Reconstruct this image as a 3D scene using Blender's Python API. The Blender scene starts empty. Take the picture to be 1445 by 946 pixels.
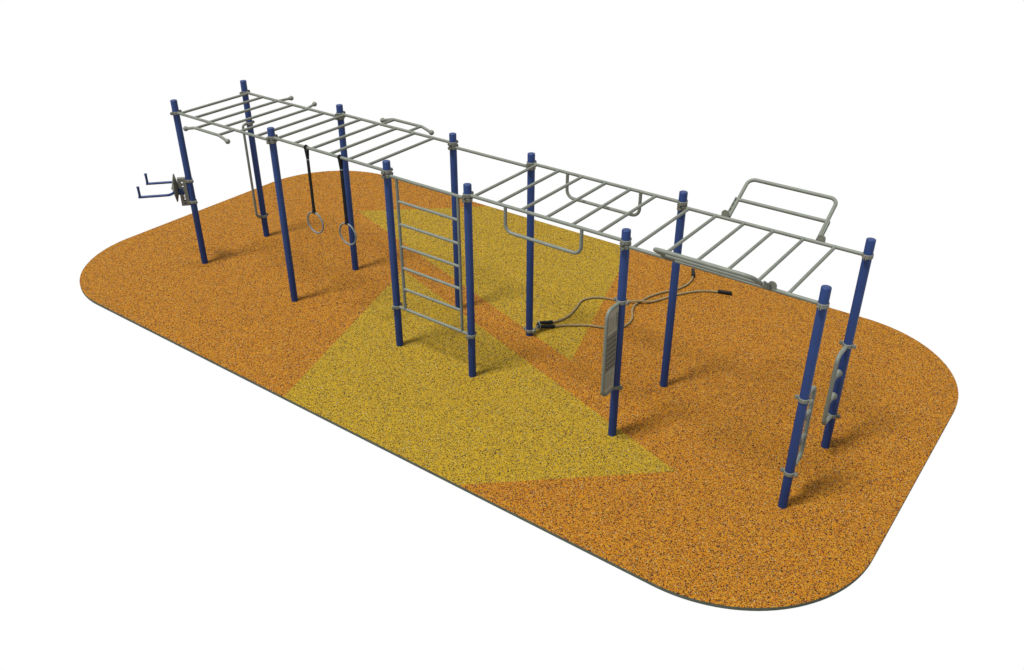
import bpy, bmesh, math, random
from mathutils import Vector, Matrix
random.seed(7)
S = bpy.context.scene
COL = S.collection

# ------------------------------------------------------------------ camera
cam_d = bpy.data.cameras.new("camera")
cam = bpy.data.objects.new("camera", cam_d)
COL.objects.link(cam)
cam.location = (12.0392, -7.8182, 6.7306)
cam.rotation_euler = (1.0274, 0.0, 0.63594)
cam_d.sensor_width = 36.0
cam_d.lens = 36.0 * 1287.42 / 1445.0
cam_d.clip_end = 500.0
S.camera = cam

# ------------------------------------------------------------------ studio light
world = bpy.data.worlds.new("World")
S.world = world
world.use_nodes = True
bg = world.node_tree.nodes["Background"]
bg.inputs[0].default_value = (1.0, 1.0, 1.0, 1.0)      # plain white studio surround
bg.inputs[1].default_value = 1.0

KEY_DIR = Vector((-0.128, -0.352, 0.927)).normalized()     # towards the softbox
ld = bpy.data.lights.new("softbox", 'AREA')
ld.shape = 'DISK'
ld.size = 22.0
ld.energy = 300000.0
ld.color = (1.0, 0.985, 0.95)
lo = bpy.data.objects.new("softbox", ld)
COL.objects.link(lo)
lo.location = Vector((4.5, 1.0, 0.0)) + KEY_DIR * 120.0
lo.rotation_euler = KEY_DIR.to_track_quat('Z', 'Y').to_euler()

S.view_settings.view_transform = 'Standard'
S.view_settings.look = 'None'
S.view_settings.exposure = 0.0
S.view_settings.gamma = 1.0

# ------------------------------------------------------------------ materials
def new_mat(name):
    m = bpy.data.materials.new(name)
    m.use_nodes = True
    nt = m.node_tree
    return m, nt, nt.nodes["Principled BSDF"]

def painted(name, rgb, rough=0.45, spec=0.3, var=0.12, scale=6.0, bump=0.0, bscale=300.0):
    m, nt, b = new_mat(name)
    tc = nt.nodes.new("ShaderNodeTexCoord")
    n = nt.nodes.new("ShaderNodeTexNoise")
    n.inputs["Scale"].default_value = scale
    n.inputs["Detail"].default_value = 4.0
    nt.links.new(tc.outputs["Object"], n.inputs["Vector"])
    r = nt.nodes.new("ShaderNodeValToRGB")
    r.color_ramp.elements[0].position = 0.3
    r.color_ramp.elements[1].position = 0.7
    r.color_ramp.elements[0].color = (*[c * (1 - var) for c in rgb], 1)
    r.color_ramp.elements[1].color = (*[c * (1 + var) for c in rgb], 1)
    nt.links.new(n.outputs["Fac"], r.inputs["Fac"])
    nt.links.new(r.outputs["Color"], b.inputs["Base Color"])
    b.inputs["Roughness"].default_value = rough
    b.inputs["Specular IOR Level"].default_value = spec
    if bump:
        n2 = nt.nodes.new("ShaderNodeTexNoise")
        n2.inputs["Scale"].default_value = bscale
        nt.links.new(tc.outputs["Object"], n2.inputs["Vector"])
        bp = nt.nodes.new("ShaderNodeBump")
        bp.inputs["Strength"].default_value = bump
        bp.inputs["Distance"].default_value = 0.002
        nt.links.new(n2.outputs["Fac"], bp.inputs["Height"])
        nt.links.new(bp.outputs["Normal"], b.inputs["Normal"])
    return m

BLUE = painted("blue_powder_coat", (0.0070, 0.0200, 0.077), 0.45, 0.22, 0.08)
GREY = painted("grey_galvanised_tube", (0.090, 0.099, 0.082), 0.5, 0.25, 0.10, 9.0)
CLAMP = painted("grey_cast_clamp", (0.094, 0.096, 0.077), 0.55, 0.3, 0.14, 25.0, 0.3)
ZINC = painted("bright_zinc", (0.13, 0.15, 0.15), 0.4, 0.4, 0.15, 40.0)
STEEL = painted("zinc_steel", (0.078, 0.092, 0.092), 0.45, 0.3, 0.15, 40.0)
BOLT = painted("dark_bolt", (0.07, 0.08, 0.07), 0.45, 0.4)
BLACK = painted("black_webbing", (0.004, 0.005, 0.005), 0.75, 0.1, 0.25, 60.0, 0.4, 500.0)
RUBBER = painted("black_rubber_sleeve", (0.004, 0.005, 0.0055), 0.65, 0.12)
ROPE = painted("tan_rope_fibre", (0.145, 0.110, 0.055), 0.9, 0.1, 0.25, 60.0, 0.5, 400.0)
PANEL = painted("panel_print_base", (0.21, 0.205, 0.155), 0.6, 0.2, 0.05)
INK = painted("dark_print", (0.066, 0.066, 0.052), 0.6, 0.2, 0.05)
PALE = painted("pale_print", (0.25, 0.25, 0.20), 0.6, 0.2, 0.05)
PALEINK = painted("faint_print", (0.105, 0.104, 0.078), 0.6, 0.2, 0.05)
EDGE = painted("rubber_edge_green", (0.050, 0.058, 0.044), 0.9, 0.1, 0.2, 20.0)
DISC = painted("brown_grey_disc", (0.060, 0.063, 0.046), 0.55, 0.3, 0.2, 18.0)

def granules():
    m, nt, b = new_mat("rubber_granules")
    L = nt.links
    def nd(t, **k):
        n = nt.nodes.new(t)
        for a, v in k.items():
            setattr(n, a, v)
        return n
    tc = nd("ShaderNodeTexCoord")
    vo = nd("ShaderNodeTexVoronoi", voronoi_dimensions='2D')
    vo.inputs["Scale"].default_value = 120.0
    vo.inputs["Randomness"].default_value = 1.0
    L.new(tc.outputs["Object"], vo.inputs["Vector"])
    sep = nd("ShaderNodeSeparateColor")
    L.new(vo.outputs["Color"], sep.inputs["Color"])
    def ramp(stops):
        r = nd("ShaderNodeValToRGB")
        cr = r.color_ramp
        cr.interpolation = 'CONSTANT'
        while len(cr.elements) > 1:
            cr.elements.remove(cr.elements[-1])
        cr.elements[0].position = 0.0
        cr.elements[0].color = (*stops[0][1], 1)
        for p, c in stops[1:]:
            e = cr.elements.new(p)
            e.color = (*c, 1)
        L.new(sep.outputs["Red"], r.inputs["Fac"])
        return r
    K = 0.56
    sc = lambda st: [(p, tuple(c * K for c in col)) for p, col in st]
    org = ramp(sc([(0.00, (0.004, 0.002, 0.003)), (0.12, (0.070, 0.018, 0.014)), (0.20, (0.175, 0.054, 0.014)),
                   (0.30, (0.225, 0.108, 0.036)), (0.40, (0.360, 0.118, 0.003)), (0.58, (0.430, 0.182, 0.003)),
                   (0.76, (0.385, 0.170, 0.012)), (0.93, (0.43, 0.26, 0.034)), (0.990, (0.38, 0.35, 0.22))]))
    yel = ramp(sc([(0.00, (0.004, 0.003, 0.004)), (0.11, (0.070, 0.036, 0.018)), (0.19, (0.175, 0.100, 0.018)),
                   (0.29, (0.215, 0.146, 0.040)), (0.40, (0.365, 0.208, 0.003)), (0.57, (0.425, 0.270, 0.004)),
                   (0.76, (0.350, 0.238, 0.016)), (0.93, (0.38, 0.29, 0.036)), (0.990, (0.37, 0.38, 0.25))]))
    # zones: convex shapes bounded by three straight seams each, tested at each granule's own centre
    def half(a, c, inside):
        a, c, q = Vector(a), Vector(c), Vector(inside)
        d = (c - a).normalized()
        n = Vector((-d.y, d.x))
        if (q - a).dot(n) < 0:
            n = -n
        dot = nd("ShaderNodeVectorMath", operation='DOT_PRODUCT')
        dot.inputs[1].default_value = (n.x, n.y, 0)
        L.new(vo.outputs["Position"], dot.inputs[0])
        s = nd("ShaderNodeMath", operation='SUBTRACT')
        L.new(dot.outputs["Value"], s.inputs[0])
        s.inputs[1].default_value = a.dot(n)
        return s
    def comb(op, x, y):
        n = nd("ShaderNodeMath", operation=op)
        L.new(x.outputs[0], n.inputs[0])
        L.new(y.outputs[0], n.inputs[1])
        return n
    A = [half((3.965, -1.80), (2.79, 1.74), (5, 0)), half((2.78, 1.75), (8.72, -0.165), (5, 0)), half((8.72, -0.165), (6.90, -1.80), (5, 0))]
    B = [half((0.52, 3.01), (2.32, 4.62), (4, 3)), half((0.52, 3.01), (6.51, 1.06), (4, 3)), half((6.48, 1.06), (5.36, 4.62), (4, 3))]
    ma = comb('MINIMUM', comb('MINIMUM', A[0], A[1]), A[2])
    mb = comb('MINIMUM', comb('MINIMUM', B[0], B[1]), B[2])
    mx = comb('MAXIMUM', ma, mb)
    gt = nd("ShaderNodeMath", operation='GREATER_THAN')
    L.new(mx.outputs[0], gt.inputs[0])
    gt.inputs[1].default_value = 0.0
    mix = nd("ShaderNodeMix", data_type='RGBA')
    L.new(gt.outputs[0], mix.inputs["Factor"])
    L.new(org.outputs["Color"], mix.inputs["A"])
    L.new(yel.outputs["Color"], mix.inputs["B"])
    L.new(mix.outputs["Result"], b.inputs["Base Color"])
    b.inputs["Roughness"].default_value = 0.9
    b.inputs["Specular IOR Level"].default_value = 0.1
    bp = nd("ShaderNodeBump")
    bp.inputs["Strength"].default_value = 0.5
    bp.inputs["Distance"].default_value = 0.006
    bp.invert = True
    L.new(vo.outputs["Distance"], bp.inputs["Height"])
    L.new(bp.outputs["Normal"], b.inputs["Normal"])
    return m
GRANULES = granules()

# ------------------------------------------------------------------ mesh helpers
def fillet(pts, r, n=8):
    pts = [Vector(p) for p in pts]
    out = [pts[0]]
    for i in range(1, len(pts) - 1):
        p, a, c = pts[i], pts[i - 1], pts[i + 1]
        u, v = (a - p).normalized(), (c - p).normalized()
        ang = u.angle(v)
        if ang > math.pi - 1e-3:
            out.append(p)
            continue
        t = min(r / math.tan(ang / 2), (a - p).length * 0.49, (c - p).length * 0.49)
        rr = t * math.tan(ang / 2)
        ctr = p + (u + v).normalized() * (rr / math.sin(ang / 2))
        s, e = p + u * t - ctr, p + v * t - ctr
        tot = s.angle(e)
        ax = s.cross(e).normalized()
        for k in range(n + 1):
            out.append(ctr + Matrix.Rotation(tot * k / n, 3, ax) @ s)
    out.append(pts[-1])
    return out

def add_tube(bm, pts, r, seg=16, closed=False, caps=True, flat=None):
    """sweep a round (or flattened: flat=(half_a, half_b, normal)) section along a path"""
    pts = [Vector(p) for p in pts]
    n = len(pts)
    rings = []
    prev = None
    for i in range(n):
        if closed:
            t = (pts[(i + 1) % n] - pts[i - 1]).normalized()
        else:
            t = (pts[min(i + 1, n - 1)] - pts[max(i - 1, 0)]).normalized()
        if flat:
            w = Vector(flat[2])
            a = (w - t * w.dot(t)).normalized()
            bvec = t.cross(a)
            ring = []
            ha, hb = flat[0], flat[1]
            for (sa, sb) in ((1, 1), (-1, 1), (-1, -1), (1, -1)):
                ring.append(bm.verts.new(pts[i] + a * ha * sa + bvec * hb * sb))
            rings.append(ring)
            continue
        if prev is None:
            ref = Vector((0, 0, 1)) if abs(t.z) < 0.9 else Vector((1, 0, 0))
            a = t.cross(ref).normalized()
        else:
            a = (prev - t * prev.dot(t)).normalized()
        prev = a
        bvec = t.cross(a)
        rad = r[i] if isinstance(r, (list, tuple)) else r
        rings.append([bm.verts.new(pts[i] + (a * math.cos(2 * math.pi * k / seg) + bvec * math.sin(2 * math.pi * k / seg)) * rad) for k in range(seg)])
    m = len(rings[0])
    for i in range(n if closed else n - 1):
        A, B = rings[i], rings[(i + 1) % n]
        for k in range(m):
            bm.faces.new((A[k], A[(k + 1) % m], B[(k + 1) % m], B[k]))
    if caps and not closed:
        bm.faces.new(list(reversed(rings[0])))
        bm.faces.new(rings[-1])

def add_box(bm, c, size, rot=None):
    r = bmesh.ops.create_cube(bm, size=1.0)
    M = Matrix.Translation(Vector(c)) @ (rot.to_4x4() if rot else Matrix()) @ Matrix.Diagonal((*size, 1))
    bmesh.ops.transform(bm, matrix=M, verts=r["verts"])

def add_ball(bm, c, r, scale=(1, 1, 1)):
    q = bmesh.ops.create_uvsphere(bm, u_segments=20, v_segments=12, radius=r)
    bmesh.ops.transform(bm, matrix=Matrix.Translation(Vector(c)) @ Matrix.Diagonal((*scale, 1)), verts=q["verts"])

def add_lathe(bm, prof, M=Matrix(), seg=32):
    """profile of (radius, height) revolved round local z"""
    rings = []
    for (r, z) in prof:
        rings.append([bm.verts.new(M @ Vector((r * math.cos(2 * math.pi * k / seg), r * math.sin(2 * math.pi * k / seg), z))) for k in range(seg)])
    for A, B in zip(rings[:-1], rings[1:]):
        for k in range(seg):
            bm.faces.new((A[k], A[(k + 1) % seg], B[(k + 1) % seg], B[k]))
    return rings

def add_slotted(bm, O, u, v, L, w, t, slots, sw):
    """flat plate from O along u (length L), width w along v, thickness t, with cut-through slots"""
    O, u, v = Vector(O), Vector(u).normalized(), Vector(v).normalized()
    n = u.cross(v)
    R = Matrix((u, v, n)).transposed()
    side = (w - sw) / 2
    for s in (-1, 1):
        add_box(bm, O + u * (L / 2) + v * s * (sw / 2 + side / 2), (L, side, t), R)
    edges = [0.0]
    for a, c in slots:
        edges += [a, c]
    edges.append(L)
    for i in range(0, len(edges), 2):
        a, c = edges[i], edges[i + 1]
        if c - a > 1e-4:
            add_box(bm, O + u * ((a + c) / 2), (c - a, sw, t), R)

def finish(bm, smooth=True):
    bmesh.ops.recalc_face_normals(bm, faces=bm.faces)
    if smooth:
        for f in bm.faces:
            f.smooth = True
        for e in bm.edges:
            if len(e.link_faces) == 2 and e.calc_face_angle(0) > math.radians(38):
                e.smooth = False
    return bm

def mesh_obj(name, bm, mat, parent=None, origin=(0, 0, 0)):
    finish(bm)
    me = bpy.data.meshes.new(name)
    bmesh.ops.translate(bm, verts=bm.verts, vec=-Vector(origin))
    bm.to_mesh(me)
    bm.free()
    for mm in (mat if isinstance(mat, (list, tuple)) else [mat]):
        me.materials.append(mm)
    o = bpy.data.objects.new(name, me)
    COL.objects.link(o)
    if parent:
        o.parent = parent
    return o

def tag(o, label=None, cat=None, group=None, kind=None):
    if label: o["label"] = label
    if cat: o["category"] = cat
    if group: o["group"] = group
    if kind: o["kind"] = kind
    return o

def thing(name, loc, label, cat, group=None):
    o = bpy.data.objects.new(name, None)
    o.empty_display_size = 0.2
    COL.objects.link(o)
    o.location = loc
    return tag(o, label, cat, group)

def copy_tree(o, parent=None, loc=None):
    c = o.copy()
    COL.objects.link(c)
    c.parent = parent
    if loc is not None:
        c.location = loc
    for ch in list(o.children):
        copy_tree(ch, c)
    return c

def B():
    return bmesh.new()

# ------------------------------------------------------------------ layout
SP, GAP = 2.157, 1.300
XS = [0.0, SP, 2 * SP, 2 * SP + GAP, 3 * SP + GAP, 4 * SP + GAP]
W = 1.300
H = 2.70
ZL, ZH = 2.512, 2.566
RR = 0.0205        # rail tube radius
RG = 0.0190        # rung radius

# ------------------------------------------------------------------ rubber surface (the ground)
def build_pad():
    x0, x1, y0, y1, r, t = -1.86, 10.974, -1.824, 4.628, 1.642, 0.048
    pts = []
    for cx, cy, a0 in ((x1 - r, y1 - r, 0), (x0 + r, y1 - r, 90), (x0 + r, y0 + r, 180), (x1 - r, y0 + r, 270)):
        for k in range(33):
            a = math.radians(a0 + 90 * k / 32)
            pts.append((cx + r * math.cos(a), cy + r * math.sin(a)))
    bm = B()
    n = len(pts)
    cx, cy = (x0 + x1) / 2, (y0 + y1) / 2
    def ring(inset, z):
        out = []
        for (x, y) in pts:
            d = Vector((x - cx, y - cy))
            # inset along the rounded outline's normal (approximated from the neighbours)
            out.append((x, y, z))
        return out
    nor = []
    for i in range(n):
        a, c = Vector(pts[i - 1]), Vector(pts[(i + 1) % n])
        d = (c - a).normalized()
        nor.append(Vector((d.y, -d.x)))
    top = [bm.verts.new((p[0] - q.x * 0.006, p[1] - q.y * 0.006, 0.0)) for p, q in zip(pts, nor)]
    mid = [bm.verts.new((p[0], p[1], -0.006)) for p in pts]
    bot = [bm.verts.new((p[0], p[1], -t)) for p in pts]
    f = bm.faces.new(top); f.material_index = 0
    for A, C, mi in ((top, mid, 0), (mid, bot, 1)):
        for k in range(n):
            g = bm.faces.new((A[k], C[k], C[(k + 1) % n], A[(k + 1) % n]))
            g.material_index = mi
    g = bm.faces.new(list(reversed(bot))); g.material_index = 1
    o = mesh_obj("ground", bm, [GRANULES, EDGE])
    tag(o, "orange rubber granule surface with rounded corners and two yellow zones under the exercise frame", "ground", kind="structure")
build_pad()

# ------------------------------------------------------------------ clamps
def clamp_bm(axis='Y', h=0.046, dz=0.0):
    bm = B()
    rin, rout = 0.0495, 0.0585
    prof = [(rin, -h / 2), (rout - 0.003, -h / 2), (rout, -h / 2 + 0.003), (rout, h / 2 - 0.003), (rout - 0.003, h / 2), (rin, h / 2)]
    add_lathe(bm, prof, Matrix(), 36)
    R = Matrix.Rotation(math.radians(90), 3, 'Z') if axis == 'Y' else Matrix.Identity(3)
    for s in (-1, 1):
        # a pair of flange plates and the bolt through them
        for q in (-1, 1):
            add_box(bm, R @ Vector((s * 0.072, q * 0.0095, 0)), (0.038, 0.011, h * 0.82), R)
        M = Matrix.Translation(R @ Vector((s * 0.078, 0, 0))) @ R.to_4x4() @ Matrix.Rotation(math.radians(90), 4, 'X')
        add_lathe(bm, [(0.0, -0.026), (0.0095, -0.026), (0.0095, 0.026), (0.0, 0.026)], M, 10)
    return bm
_cl = mesh_obj("clamp", clamp_bm('Y'), CLAMP)
CL_Y = _cl.data
bpy.data.objects.remove(_cl)
_cl = mesh_obj("clamp", clamp_bm('X'), CLAMP)
CL_X = _cl.data
bpy.data.objects.remove(_cl)

def clamp_at(parent, loc, mesh):
    o = bpy.data.objects.new("clamp", mesh)
    COL.objects.link(o)
    o.parent = parent
    o.location = loc
    return o

# ------------------------------------------------------------------ the frame itself
RO = Vector((XS[-1] / 2, W / 2, 0.0))
rig = thing("exercise_frame", RO, "long outdoor exercise frame of twelve blue posts joined by grey monkey bars", "exercise frame")

def post_bm():
    bm = B()
    r = 0.0495
    prof = [(0.0, -0.02), (r, -0.02), (r, H - 0.006), (r - 0.002, H - 0.002), (r - 0.006, H), (0.0, H)]
    add_lathe(bm, prof, Matrix(), 40)
    return bm
TOP_CL = [(ZL,), (ZL, ZH), (ZL, ZH), (ZL, ZH), (ZL, ZH), (ZL,)]
proto_post = None
for row in (0, 1):
    for i, x in enumerate(XS):
        loc = Vector((x, row * W, 0)) - RO
        if proto_post is None:
            p = proto_post = mesh_obj("post", post_bm(), BLUE, rig)
        else:
            p = proto_post.copy()
            COL.objects.link(p)
            p.parent = rig
        p.location = loc
        for z in TOP_CL[i]:
            clamp_at(p, (0, 0, z), CL_Y)
        if row == 0 and i in (2, 3):
            clamp_at(p, (0, 0, 0.622), CL_Y)

def part(name, bm, mat, parent=rig, origin=RO):
    return mesh_obj(name, bm, mat, parent, origin)

RUNGS = [0.088 + 0.3445 * k for k in range(6)]
def bay(i, z):
    a, c = XS[i], XS[i + 1]
    for y in (0.0, W):
        bm = B()
        add_tube(bm, [(a + 0.045, y, z), (c - 0.045, y, z)], RR, 18)
        part("side_rail", bm, GREY)
    for d in RUNGS:
        bm = B()
        add_tube(bm, [(a + d, 0.012, z - 0.001), (a + d, W - 0.012, z - 0.001)], RG, 16)
        part("rung", bm, GREY)
bay(0, ZL)
bay(1, ZH)
bay(3, ZH)
bay(4, ZL)
# plain rail over the gap at the back
bm = B()
add_tube(bm, [(XS[2] + 0.045, W, ZL), (XS[3] - 0.045, W, ZL)], RR, 18)
part("connecting_rail", bm, GREY)

# wall bars between the two front posts
def wall_bars():
    a, c = XS[2], XS[3]
    bm = B()
    add_tube(bm, [(a + 0.045, 0, ZL), (c - 0.045, 0, ZL)], RR, 18)
    add_tube(bm, [(a + 0.045, 0, 0.622), (c - 0.045, 0, 0.622)], RR, 18)
    for x in (4.468, 5.462):
        add_tube(bm, [(x, 0, 0.630), (x, 0, ZL - 0.006)], RR * 0.98, 18)
    f = part("wall_bar_ladder", bm, GREY)
    for k in range(5):
        z = 2.197 - 0.315 * k
        bm = B()
        add_tube(bm, [(4.475, 0, z), (5.455, 0, z)], RG, 16)
        o = part("rung", bm, GREY, f)
wall_bars()

def ball_end(p, parent, d, r=0.037):
    bm = B()
    add_ball(bm, p, r)
    d = Vector(d).normalized()
    # short collar behind the ball
    M = Matrix.Translation(Vector(p) - d * 0.045) @ d.to_track_quat('Z', 'Y').to_matrix().to_4x4()
    add_lathe(bm, [(0.0, 0.0), (0.0235, 0.0), (0.0235, 0.03), (0.0, 0.03)], M, 16)
    return part("ball_end", bm, GREY, parent)

def drop_bar(xa, xb, y, z, side):
    """pull-up bar on two stubs, both ends angled down to a ball"""
    bm = B()
    ends = (Vector((xa - 0.235, y, z - 0.055)), Vector((xb + 0.195, y, z - 0.052)))
    path = fillet([ends[0], (xa - 0.02, y, z), (xb + 0.02, y, z), ends[1]], 0.18, 8)
    add_tube(bm, path, RR * 1.02, 18)
    yr = 0.0 if side < 0 else W
    for x in (xa, xb):
        add_tube(bm, [(x, yr, z - 0.001), (x, y, z - 0.001)], RG, 16)
    o = part("pull_up_bar", bm, GREY)
    ball_end(ends[0], o, ends[0] - Vector((xa, y, z)))
    ball_end(ends[1], o, ends[1] - Vector((xb, y, z)))
drop_bar(0.84, 1.35, -0.285, ZL, -1)
drop_bar(2.985, 3.50, W + 0.27, ZH, 1)

def angled_grip(x, xe):
    bm = B()
    e = Vector((xe, W + 0.215, ZL + 0.004))
    add_tube(bm, [(x, W, ZL), e], RG, 16)
    o = part("angled_grip", bm, GREY)
    ball_end(e, o, e - Vector((x, W, ZL)))
angled_grip(0.79, 0.85)
angled_grip(1.44, 1.375)

for y in (0.0, W):
    bm = B()
    path = fillet([(6.172, y, ZH - 0.01), (6.172, y, 2.243), (7.218, y, 2.243), (7.218, y, ZH - 0.01)], 0.10, 10)
    add_tube(bm, path, RR, 18)
    part("hanging_grip_bar", bm, GREY)

# ------------------------------------------------------------------ tilted bars hinged on the last bay
def tilted_bar(side, label):
    y0 = 0.0 if side < 0 else W
    xa, xb = 8.345, 9.38
    org = Vector(((xa + xb) / 2, y0, ZL))
    t = thing("tilted_bar", org, label, "training bar", "tilted bars hinged on the frame")
    a = math.radians(33.4)
    u = Vector((0, side * math.cos(a), math.sin(a)))
    v = Vector((0, -side * math.sin(a), math.cos(a)))
    L1, L2 = 0.282, 0.592
    P0 = lambda x, l: Vector((x, y0, ZL)) + u * l
    bm = B()
    path = fillet([P0(xa, 0.03), P0(xa, L2), P0(xb, L2), P0(xb, 0.03)], 0.085, 10)
    add_tube(bm, path, RR * 1.05, 18)
    mesh_obj("frame_tube", bm, GREY, t, org)
    bm = B()
    add_tube(bm, [P0(xa, L1), P0(xb, L1)], RR * 1.02, 18)
    mesh_obj("crossbar", bm, GREY, t, org)
    for x, s in ((xa, -1), (xb, 1)):
        bm = B()
        add_slotted(bm, Vector((x + s * 0.027, y0, ZL)) + u * 0.030 + v * 0.004, u, v, 0.262, 0.056, 0.010,
                    [(0.055 + 0.065 * k, 0.092 + 0.065 * k) for k in range(3)], 0.024)
        mesh_obj("slotted_plate", bm, GREY, t, org)
        # round-topped hinge lug standing on the rail
        bm = B()
        xl, yl, wl = x + s * 0.040, y0 + side * 0.012, 0.045
        pts = [(-wl, -0.005)] + [(-wl * math.cos(math.pi * k / 16), 0.048 + wl * math.sin(math.pi * k / 16)) for k in range(17)] + [(wl, -0.005)]
        F = [bm.verts.new((xl + p, yl - 0.006, ZL + q)) for p, q in pts]
        G = [bm.verts.new((xl + p, yl + 0.006, ZL + q)) for p, q in pts]
        bm.faces.new(F); bm.faces.new(list(reversed(G)))
        for k in range(len(pts)):
            k2 = (k + 1) % len(pts)
            bm.faces.new((F[k], F[k2], G[k2], G[k]))
        mesh_obj("hinge_lug", bm, CLAMP, t, org)
    return t
tilted_bar(-1, "grey tilted training bar leaning out over the front rail, its tubes almost hiding one another")
tilted_bar(1, "grey tilted training bar standing open behind the back rail, seen as a full rectangle")

# ------------------------------------------------------------------ pegged side handles on the end posts
def side_handle(i, row, side, label):
    x, y0 = XS[i], row * W
    org = Vector((x, y0, 0.0))
    t = thing("pegged_handle", org, label, "exercise handle", "pegged handles on the end posts")
    zt, zb, off = 1.418, 0.468, 0.315
    bm = B()
    path = fillet([(x, y0 + side * 0.055, zt), (x, y0 + side * off, zt), (x, y0 + side * off, zb + 0.03), (x, y0 + side * 0.055, zb)], 0.085, 10)
    add_tube(bm, path, 0.0235, 18)
    mesh_obj("handle_bar", bm, GREY, t, org)
    for z in (1.10, 0.79):
        bm = B()
        p = Vector((x, y0 + side * off, z))
        e = Vector((x, y0 + side * (off - 0.175), z + 0.012))
        add_tube(bm, [p, p.lerp(e, 0.5), e], [0.0205, 0.022, 0.031], 16)
        add_ball(bm, e, 0.0445)
        mesh_obj("peg", bm, GREY, t, org)
    for z in (zt, zb):
        clamp_at(t, (0, 0, z), CL_X)
    return t
side_handle(5, 0, 1, "grey pegged handle bar mostly hidden behind the nearest blue corner post")
side_handle(5, 1, -1, "grey pegged handle bar on the back corner post with both ball pegs in view")

# ------------------------------------------------------------------ climbing pole on the back corner post
def climbing_pole():
    x, y0 = XS[0], W
    org = Vector((x, y0, 0.0))
    t = thing("climbing_pole", org, "slim grey vertical grip pole bracketed to the farthest back blue post", "climbing pole")
    bm = B()
    path = fillet([(x, y0 - 0.055, 2.010), (x, y0 - 0.140, 2.010), (x, y0 - 0.140, 0.425), (x, y0 - 0.055, 0.378)], 0.05, 8)
    add_tube(bm, path, RR, 18)
    mesh_obj("pole", bm, GREY, t, org)
    for z in (2.010, 0.378):
        clamp_at(t, (0, 0, z), CL_Y)
climbing_pole()

# ------------------------------------------------------------------ instruction board on the fifth front post
def board():
    x = XS[4]
    org = Vector((x, 0, 0))
    t = thing("instruction_board", org, "grey instruction board in a rounded tube frame clamped to a blue front post", "sign")
    zt, zb = 1.838, 0.708
    bm = B()
    path = fillet([(x, -0.055, zt), (x, -0.300, zt), (x, -0.300, zb), (x, -0.055, zb)], 0.095, 12)
    add_tube(bm, path, 0.021, 18)
    mesh_obj("frame_tube", bm, GREY, t, org)
    y0, y1 = -0.290, -0.056
    bm = B()
    add_box(bm, (x, (y0 + y1) / 2, (zt + zb) / 2), (0.010, y1 - y0, zt - zb - 0.02))
    panel_bm = bm
    xf = x + 0.0062
    ya, yb = -0.268, -0.068
    def strip(b, a, c, z0, z1, lift=0.0):
        add_box(b, (xf + lift, (a + c) / 2, (z0 + z1) / 2), (0.0016, c - a, z1 - z0))
    dark, light, faint = B(), B(), B()
    strip(dark, ya, yb, 1.015, 1.500)                       # dark text block
    random.seed(3)
    z = 1.485
    k = 0
    while z > 1.03:
        # ruled pale lines and broken light text rows over the dark block
        if k % 3 == 0:
            strip(light, ya, yb, z - 0.006, z, 0.0018)
        else:
            y = ya + 0.01
            while y < yb - 0.02:
                wd = random.uniform(0.012, 0.035)
                strip(faint, y, min(y + wd, yb - 0.006), z - 0.009, z, 0.0018)
                y += wd + 0.009
        z -= 0.0215
        k += 1
    # pictogram columns near the post and faint text rows above the block
    for r in range(4):
        zc = 1.71 - 0.047 * r
        for c in range(2):
            yc = -0.098 + 0.028 * c
            add_box(dark, (xf, yc, zc), (0.0016, 0.009, 0.030))
            add_ball(dark, (xf, yc, zc + 0.021), 0.0058, (0.25, 1, 1))
        for q in range(2):
            zz = zc + 0.012 - 0.022 * q
            y = ya
            while y < -0.14:
                wd = random.uniform(0.014, 0.04)
                strip(faint, y, min(y + wd, -0.13), zz - 0.006, zz)
                y += wd + 0.008
    for r in range(7):                                      # text rows under the block
        zz = 0.975 - 0.028 * r
        strip(faint, ya, yb - random.uniform(0.0, 0.06), zz - 0.006, zz)
    for mi, q in enumerate((dark, light, faint), 1):
        for f in q.faces:
            f.material_index = mi
        tmp = bpy.data.meshes.new("print")
        q.to_mesh(tmp)
        q.free()
        panel_bm.from_mesh(tmp)
        bpy.data.meshes.remove(tmp)
    mesh_obj("panel", panel_bm, [PANEL, INK, PALE, PALEINK], t, org)
    for z in (zt, zb):
        clamp_at(t, (0, 0, z), CL_X)
board()

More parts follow.
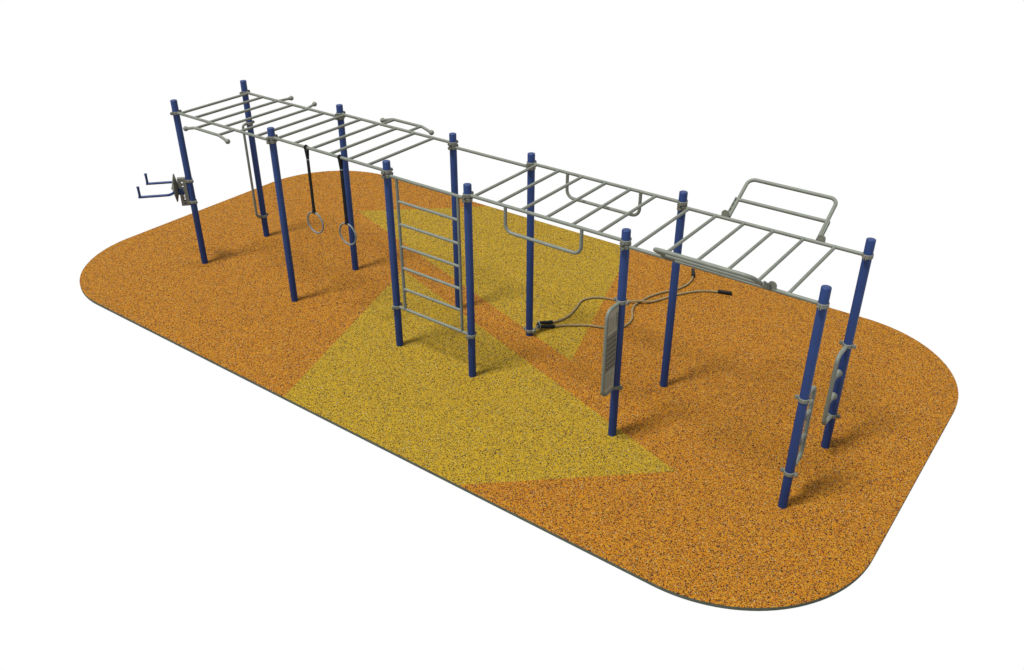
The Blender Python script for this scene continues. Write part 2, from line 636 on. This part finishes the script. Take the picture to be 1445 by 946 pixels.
# ------------------------------------------------------------------ rotating arm trainer on the front left post
def arm_trainer():
    org = Vector((0, 0, 0))
    t = thing("arm_trainer", org, "blue two-pronged arm trainer with grey disc and slotted bracket on leftmost post", "exercise machine")
    d = Vector((-0.675, -0.737, 0)).normalized()
    e = Vector((-d.y * -1, d.x * -1, 0))                   # horizontal, square to d
    e = Vector((0.737, -0.675, 0))
    Z = Vector((0, 0, 1))
    zc = 1.325
    at = lambda s, q, z: d * s + e * q + Z * z
    for z in (1.432, 1.082):
        clamp_at(t, (0, 0, z), CL_X)
    # slotted bracket
    bm = B()
    w0, w1, zb, zt = 0.052, 0.172, 1.030, 1.475
    for q in (-0.030, 0.030):
        add_slotted(bm, at((w0 + w1) / 2, q, zb), Z, d, zt - zb, w1 - w0, 0.007,
                    [(0.032, 0.054), (0.080, 0.118), (0.134, 0.172), (0.188, 0.226), (0.285, 0.330), (0.350, 0.395)], 0.034)
    add_box(bm, at((w0 + w1) / 2, 0, zt + 0.0045), (w1 - w0, 0.067, 0.007), Matrix((d, e, Z)).transposed())
    add_box(bm, at(w0 - 0.002, 0, (zt + zb) / 2), (0.008, 0.067, zt - zb), Matrix((d, e, Z)).transposed())
    mesh_obj("slotted_bracket", bm, CLAMP, t, org)
    # blue pivot block
    bm = B()
    add_box(bm, at(0.150, 0.0, 1.270), (0.105, 0.088, 0.105), Matrix((d, e, Z)).transposed() @ Matrix.Rotation(0.0, 3, 'Z'))
    bmesh.ops.bevel(bm, geom=bm.edges[:], offset=0.012, segments=2, affect='EDGES')
    M = Matrix.Translation(at(0.165, 0, zc)) @ d.to_track_quat('Z', 'Y').to_matrix().to_4x4()
    add_lathe(bm, [(0.0, 0.0), (0.033, 0.0), (0.033, 0.06), (0.0, 0.06)], M, 20)
    mesh_obj("pivot_block", bm, BLUE, t, org)
    # disc, thin at the rim and thick at the middle
    bm = B()
    M = Matrix.Translation(at(0.222, 0, zc)) @ (d + e * 0.06).to_track_quat('Z', 'Y').to_matrix().to_4x4()
    add_lathe(bm, [(0.0, -0.044), (0.062, -0.044), (0.216, -0.004), (0.222, 0.0), (0.216, 0.004), (0.062, 0.044), (0.0, 0.044)], M, 40)
    add_lathe(bm, [(0.0, -0.060), (0.024, -0.060), (0.024, 0.060), (0.0, 0.060)], M, 20)
    mesh_obj("disc", bm, DISC, t, org)
    for s in (-1, 1):
        bm = B()
        end = 0.735 if s > 0 else 0.70
        path = fillet([at(0.175, s * 0.02, zc - 0.01), at(0.262 , s * 0.275, zc - 0.005), at(end, s * 0.275, zc - 0.005)], 0.085, 10)
        add_tube(bm, path, 0.0200, 18)
        arm = mesh_obj("fork_arm", bm, BLUE, t, org)
        bm = B()
        M = Matrix.Translation(at(end - 0.022, s * 0.275, zc - 0.002))
        add_lathe(bm, [(0.0, 0.0), (0.0190, 0.0), (0.0190, 0.150), (0.0245, 0.154), (0.0245, 0.164), (0.0, 0.166)], M, 18)
        mesh_obj("grip", bm, BLUE, arm, org)
arm_trainer()

# ------------------------------------------------------------------ gymnastic rings
def gym_ring(x, label):
    org = Vector((x, 0, 1.31))
    t = thing("gymnastic_ring", org, label, "gymnastic ring", "gymnastic rings hanging from the front rail")
    zc, R = 1.472, 0.153
    bm = B()
    add_tube(bm, [(x + R * math.cos(2 * math.pi * k / 48), 0, zc + R * math.sin(2 * math.pi * k / 48)) for k in range(48)], 0.0120, 14, closed=True)
    mesh_obj("ring", bm, STEEL, t, org)
    # webbing: over the rail, down both sides to the buckle, then one doubled strap to the ring
    bm = B()
    hw = 0.0225
    loop = []
    for k in range(17):
        a = math.pi * k / 16
        loop.append((x, 0.0255 * math.cos(a), ZH + 0.0255 * math.sin(a)))
    path = [(x, 0.006, 2.405), (x, 0.013, 2.46)] + loop + [(x, -0.013, 2.46), (x, -0.006, 2.405)]
    add_tube(bm, path, 0, flat=(hw * 0.9, 0.003, (1, 0, 0)))
    # knotted keeper round the rail beside the loop
    add_tube(bm, [(x - 0.012, 0.029 * math.cos(2 * math.pi * k / 20), ZH + 0.029 * math.sin(2 * math.pi * k / 20)) for k in range(20)], 0.008, 8, closed=True)
    zr = zc + R
    hoop = [(x, 0.0165 * math.cos(math.pi * k / 12 + math.pi), zr + 0.0165 * math.sin(math.pi * k / 12 + math.pi)) for k in range(13)]
    add_tube(bm, [(x, -0.005, 2.385), (x, -0.0055, zr + 0.05)] + hoop + [(x, 0.0055, zr + 0.05), (x, 0.005, 2.385)], 0, flat=(hw, 0.0026, (1, 0, 0)))
    mesh_obj("strap", bm, BLACK, t, org)
    bm = B()
    add_box(bm, (x, 0, 2.394), (0.050, 0.024, 0.012))
    bmesh.ops.bevel(bm, geom=bm.edges[:], offset=0.003, segments=1, affect='EDGES')
    mesh_obj("buckle", bm, STEEL, t, org)
    return t
gym_ring(2.846, "grey gymnastic ring on a black strap hanging nearer the second front post")
gym_ring(3.482, "grey gymnastic ring on a black strap hanging nearer the wall bar ladder")

# ------------------------------------------------------------------ battle rope and its anchor
def catmull(pts, step=0.012):
    P = [Vector(p) for p in pts]
    P = [P[0] * 2 - P[1]] + P + [P[-1] * 2 - P[-2]]
    out = []
    for i in range(1, len(P) - 2):
        p0, p1, p2, p3 = P[i - 1:i + 3]
        n = max(2, int((p2 - p1).length / step))
        for k in range(n):
            s = k / n
            out.append(0.5 * ((2 * p1) + (p2 - p0) * s + (2 * p0 - 5 * p1 + 4 * p2 - p3) * s * s + (3 * p1 - p0 - 3 * p2 + p3) * s ** 3))
    out.append(P[-2])
    return out

def anchor():
    org = Vector((XS[3], W, 0.0))
    t = thing("rope_anchor", org, "zinc shackle and ring on a low clamp at the foot of a back post", "rope anchor")
    clamp_at(t, (0, 0, 0.078), CL_X)
    bm = B()
    # shackle from the clamp ear to the ring
    c = Vector((XS[3] + 0.03, W + 0.085, 0.075))
    path = fillet([(XS[3] + 0.060, W + 0.012, 0.088), (XS[3] + 0.045, W + 0.155, 0.098), (XS[3] + 0.040, W + 0.155, 0.062), (XS[3] + 0.058, W + 0.012, 0.062)], 0.02, 8)
    add_tube(bm, path, 0.008, 12)
    mesh_obj("shackle", bm, ZINC, t, org)
    bm = B()
    cc = Vector((XS[3] + 0.022, W + 0.210, 0.062))
    ax = Vector((0.55, 0.80, 0.10)).normalized()
    a = ax.cross(Vector((0, 0, 1))).normalized()
    b = ax.cross(a)
    add_tube(bm, [cc + (a * math.cos(2 * math.pi * k / 32) + b * math.sin(2 * math.pi * k / 32)) * 0.058 for k in range(32)], 0.0085, 12, closed=True)
    mesh_obj("ring", bm, ZINC, t, org)
anchor()

def battle_rope():
    rr = 0.0180
    g = rr + 0.001
    A = [(7.35, 4.085), (7.21, 4.035), (7.09, 3.975), (6.95, 3.855), (6.83, 3.69), (6.73, 3.52), (6.66, 3.35), (6.56, 3.14), (6.43, 3.01), (6.32, 2.955), (6.11, 2.89),
         (5.97, 2.855), (5.83, 2.79), (5.74, 2.69), (5.695, 2.55), (5.745, 2.33), (5.785, 2.09), (5.76, 1.89), (5.690, 1.74), (5.615, 1.635)]
    Bp = [(5.715, 1.560), (5.800, 1.68), (5.89, 1.79), (6.05, 1.915), (6.16, 1.99), (6.29, 2.045), (6.40, 2.09), (6.52, 2.17), (6.60, 2.29), (6.605, 2.44), (6.56, 2.59), (6.47, 2.74), (6.41, 2.92),
          (6.425, 3.09), (6.465, 3.31), (6.55, 3.52), (6.625, 3.64), (6.69, 3.77), (6.735, 3.95), (6.73, 4.13), (6.69, 4.27), (6.64, 4.38)]
    def hA(p):
        q = (Vector(p) - Vector((6.42, 3.00))).length
        h = g + 0.036 * math.exp(-(q / 0.16) ** 2)
        q = (Vector(p) - Vector((5.66, 1.55))).length
        return h + 0.030 * math.exp(-(q / 0.14) ** 2)
    def hB(p):
        q = (Vector(p) - Vector((5.68, 1.53))).length
        return g + 0.020 * math.exp(-(q / 0.16) ** 2)
    pa = [Vector((p[0], p[1], hA(p))) for p in A]
    pb = [Vector((p[0], p[1], hB(p))) for p in Bp]
    bend = [Vector((5.594, 1.575, 0.050)), Vector((5.612, 1.515, 0.046)), Vector((5.655, 1.515, 0.043))]
    full = catmull(pa + bend + pb, 0.010)
    org = Vector((6.2, 2.7, 0.0))
    t = thing("battle_rope", org, "tan twisted training rope with black ends lying doubled in loose curves on the rubber", "training rope")
    # cumulative length
    s = [0.0]
    for i in range(1, len(full)):
        s.append(s[-1] + (full[i] - full[i - 1]).length)
    bm = B()
    prev = None
    fr = []
    for i, p in enumerate(full):
        tg = (full[min(i + 1, len(full) - 1)] - full[max(i - 1, 0)]).normalized()
        a = tg.cross(Vector((0, 0, 1))).normalized() if prev is None else (prev - tg * prev.dot(tg)).normalized()
        prev = a
        fr.append((a, tg.cross(a)))
    for q in range(3):
        path = []
        for i, p in enumerate(full):
            th = 2 * math.pi * (s[i] / 0.115 + q / 3)
            path.append(p + (fr[i][0] * math.cos(th) + fr[i][1] * math.sin(th)) * 0.0086)
        add_tube(bm, path, 0.0093, 8)
    mesh_obj("rope", bm, ROPE, t, org)
    # sleeve over the bend through the anchor ring, cut in two black tubes joined by the bend
    def span(p0, p1):
        return [p for p in full if True][p0:p1]
    ia = min(range(len(full)), key=lambda i: (full[i] - Vector((5.700, 1.755, g))).length)
    mid = min(range(len(full)), key=lambda i: (full[i] - bend[1]).length)
    ib = min(range(mid, len(full)), key=lambda i: (full[i] - Vector((5.795, 1.672, g))).length)
    bm = B()
    sl = full[ia:ib + 1:2]
    add_tube(bm, [p + Vector((0, 0, 0.006)) for p in sl], [0.0235 if 5 < k < len(sl) - 6 else 0.025 for k in range(len(sl))], 16)
    mesh_obj("sleeve", bm, RUBBER, t, org)
    for tip, base in (((7.435, 4.108, g + 0.009), full[0]), ((6.590, 4.475, g + 0.009), full[-1])):
        tip = Vector(tip)
        base = Vector((base.x, base.y, g + 0.009))
        d = (base - tip).normalized()
        bm = B()
        M = Matrix.Translation(tip) @ d.to_track_quat('Z', 'Y').to_matrix().to_4x4()
        L = (base - tip).length + 0.125
        add_lathe(bm, [(0.0, 0.0), (0.0255, 0.0), (0.0285, 0.004), (0.0285, L - 0.004), (0.0265, L), (0.0, L)], M, 20)
        mesh_obj("handle", bm, RUBBER, t, org)
battle_rope()
